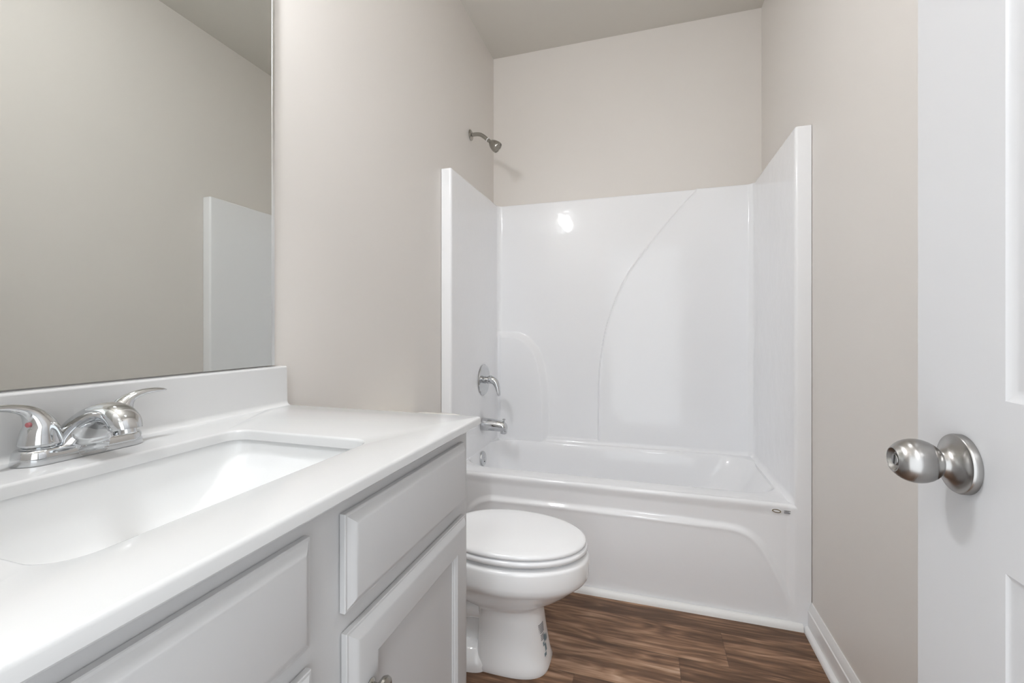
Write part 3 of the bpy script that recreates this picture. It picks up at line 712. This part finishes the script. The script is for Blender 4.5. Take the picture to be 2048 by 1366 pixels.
# ------------------------------------------------------------------ faucet
FY, FX, ZB = 0.465, 0.075, ZC + 0.0004
fa = thing('faucet', 'polished chrome two-handle faucet behind the sink', 'faucet', (FX, FY, ZB))
R = lambda q_, z: [(x, y, z) for x, y in rrect(FX - 0.0285 + q_, FX + 0.0285 - q_, FY - 0.0825 + q_, FY + 0.0825 - q_, 0.0285 - q_, 14)]
MB().loft([R(0.0008, ZB), R(0.0, ZB + 0.0012), R(0.0014, ZB + 0.012), R(0.0026, ZB + 0.0185), R(0.0045, ZB + 0.0212), R(0.0080, ZB + 0.0222)], True, True).build('base_plate', M_CHROME, fa, angle=50)
spath = [(FX, FY, ZB + 0.004), (FX + 0.001, FY, ZB + 0.014), (FX + 0.004, FY, ZB + 0.027), (FX + 0.011, FY, ZB + 0.041), (FX + 0.024, FY, ZB + 0.054), (FX + 0.043, FY, ZB + 0.0635), (FX + 0.063, FY, ZB + 0.0670), (FX + 0.082, FY, ZB + 0.0640), (FX + 0.095, FY, ZB + 0.0560), (FX + 0.101, FY, ZB + 0.0470), (FX + 0.1020, FY, ZB + 0.0440)]
MB().sweep(catmull(spath, 5), interp([0.060, 0.050, 0.0390, 0.0300, 0.0235, 0.0205, 0.0198, 0.0205, 0.0205, 0.0190, 0.0175], 5), interp([0.0290, 0.0280, 0.0260, 0.0230, 0.0195, 0.0170, 0.0165, 0.0170, 0.0168, 0.0160, 0.0150], 5), (0, 1, 0), 40, power=2.4).build('spout', M_CHROME, fa, angle=60)
MB().lathe([(0.0115, 0.0), (0.0115, 0.007), (0.0095, 0.0085), (0.0, 0.0085)], 28, Matrix.Translation((FX + 0.101, FY, ZB + 0.045)) @ Matrix.Rotation(PI - 0.2, 4, 'Y')).build('aerator', M_CHROME, fa)
for sg in (-1, 1):
    hy = FY + sg * 0.0505
    Mh = Matrix.Translation((FX, hy, ZB + 0.0212))
    col = MB().lathe([(0.0215, 0), (0.0215, 0.002), (0.0195, 0.0035), (0.0195, 0.0055), (0.0240, 0.0058), (0.0244, 0.0075), (0.0240, 0.0095), (0.0, 0.0095)], 40, Mh)
    hd = MB()
    hp = [(FX, hy, ZB + 0.0290), (FX, hy, ZB + 0.036), (FX, hy + sg * 0.0005, ZB + 0.050), (FX, hy + sg * 0.0030, ZB + 0.060), (FX, hy + sg * 0.0095, ZB + 0.0715), (FX + 0.001, hy + sg * 0.0190, ZB + 0.0795), (FX + 0.002, hy + sg * 0.0330, ZB + 0.0845), (FX + 0.003, hy + sg * 0.0490, ZB + 0.0865), (FX + 0.004, hy + sg * 0.0640, ZB + 0.0860), (FX + 0.004, hy + sg * 0.0715, ZB + 0.0850)]
    hd.sweep(catmull(hp, 5), interp([0.0240, 0.0232, 0.0214, 0.0185, 0.0140, 0.0098, 0.0080, 0.0086, 0.0082, 0.0050], 5), interp([0.0240, 0.0232, 0.0205, 0.0165, 0.0118, 0.0078, 0.0058, 0.0046, 0.0034, 0.0018], 5), (1, 0, 0), 30)
    h = hd.build('lever_handle', M_CHROME, fa, angle=60)
    col.build('handle_collar', M_CHROME, h)
    Mi = Matrix.Translation((FX + (0.008 if sg < 0 else -0.006), hy + sg * 0.0165, ZB + 0.0585)) @ Matrix.Rotation(-sg * PI / 2, 4, 'X') @ Matrix.Rotation(0.35, 4, 'Y')
    ib = MB().lathe([(0.0036, -0.002), (0.0036, 0.0022), (0.0030, 0.0028), (0, 0.0030)], 20, Mi).build('index_button', M_RED if sg < 0 else M_BLUE, h)
    if sg < 0: ib['label'] = 'red hot-water index button'

# ------------------------------------------------------------------ mirror and the lamp above it
mi = thing('mirror', 'large frameless wall mirror standing on the backsplash', 'mirror', (0.001, 0.44, 1.034))
MB().box(0.001, 0.006, -0.02, 0.8995, 1.0345, 2.06).build('glass', M_MIRROR, mi)
MB().box(0.001, 0.0066, 0.8997, 0.9085, 1.0345, 2.06, 0.0008).build('edge_strip', M_STRIP, mi)

vl = thing('vanity_light', 'satin nickel bar lamp with two round frosted globes above the mirror', 'light', (0.0, 0.46, 2.30))
MB().box(0.001, 0.022, 0.30, 0.62, 2.24, 2.34, 0.004).build('back_plate', M_NICKEL, vl)
for y in (0.395, 0.525):
    MB().lathe([(0.026, 0), (0.026, 0.012), (0.020, 0.018), (0.020, 0.036), (0, 0.036)], 28, Matrix.Translation((0.021, y, 2.29)) @ Matrix.Rotation(PI / 2, 4, 'Y')).build('lamp_socket', M_NICKEL, vl)
    pf = [(0.043 * math.sin(math.radians(a)), -0.043 * math.cos(math.radians(a))) for a in range(0, 181, 12)]
    pf[0] = (0, -0.043); pf[-1] = (0, 0.043)
    MB().lathe(pf, 28, Matrix.Translation((0.110, y, 2.29))).build('lamp_globe', M_GLOBE, vl)

fl = thing('ceiling_light', 'white square ceiling fan light with a flat lit lens', 'light', (0.95, 0.95, H))
g = MB()
for k in range(9):
    g.box(0.80, 1.10, 0.805 + k * 0.0045, 0.807 + k * 0.0045, H - 0.022, H - 0.012)
g.box(0.79, 1.11, 0.79, 0.80, H - 0.024, H - 0.001, 0.002).box(0.79, 1.11, 1.10, 1.11, H - 0.024, H - 0.001, 0.002)
g.box(0.79, 0.80, 0.80, 1.10, H - 0.024, H - 0.001, 0.002).box(1.10, 1.11, 0.80, 1.10, H - 0.024, H - 0.001, 0.002)
g.box(0.80, 1.10, 0.80, 1.10, H - 0.010, H - 0.001)
g.build('grille', M_TRIM, fl)
MB().box(0.84, 1.06, 0.86, 1.08, H - 0.028, H - 0.0105, 0.003).build('lens', M_LENS, fl)

# unseen hall outside the door: ceiling piece for a lamp added as fill
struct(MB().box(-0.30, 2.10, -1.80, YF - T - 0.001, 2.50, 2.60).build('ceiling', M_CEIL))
hl_ = thing('hall_fill_light', 'round flush white fill lamp added in the unseen hall outside the open door', 'light', (0.95, -0.80, 2.50))
MB().lathe([(0.175, 2.470), (0.175, 2.4995), (0, 2.4995)], 40, Matrix.Translation((0.95, -0.80, 0))).build('fill_lamp_ring', M_TRIM, hl_)
MB().lathe([(0, 2.435), (0.06, 2.438), (0.11, 2.448), (0.15, 2.466), (0.155, 2.470), (0, 2.4705)], 40, Matrix.Translation((0.95, -0.80, 0))).build('fill_lamp_lens', M_HALL_FILL, hl_)
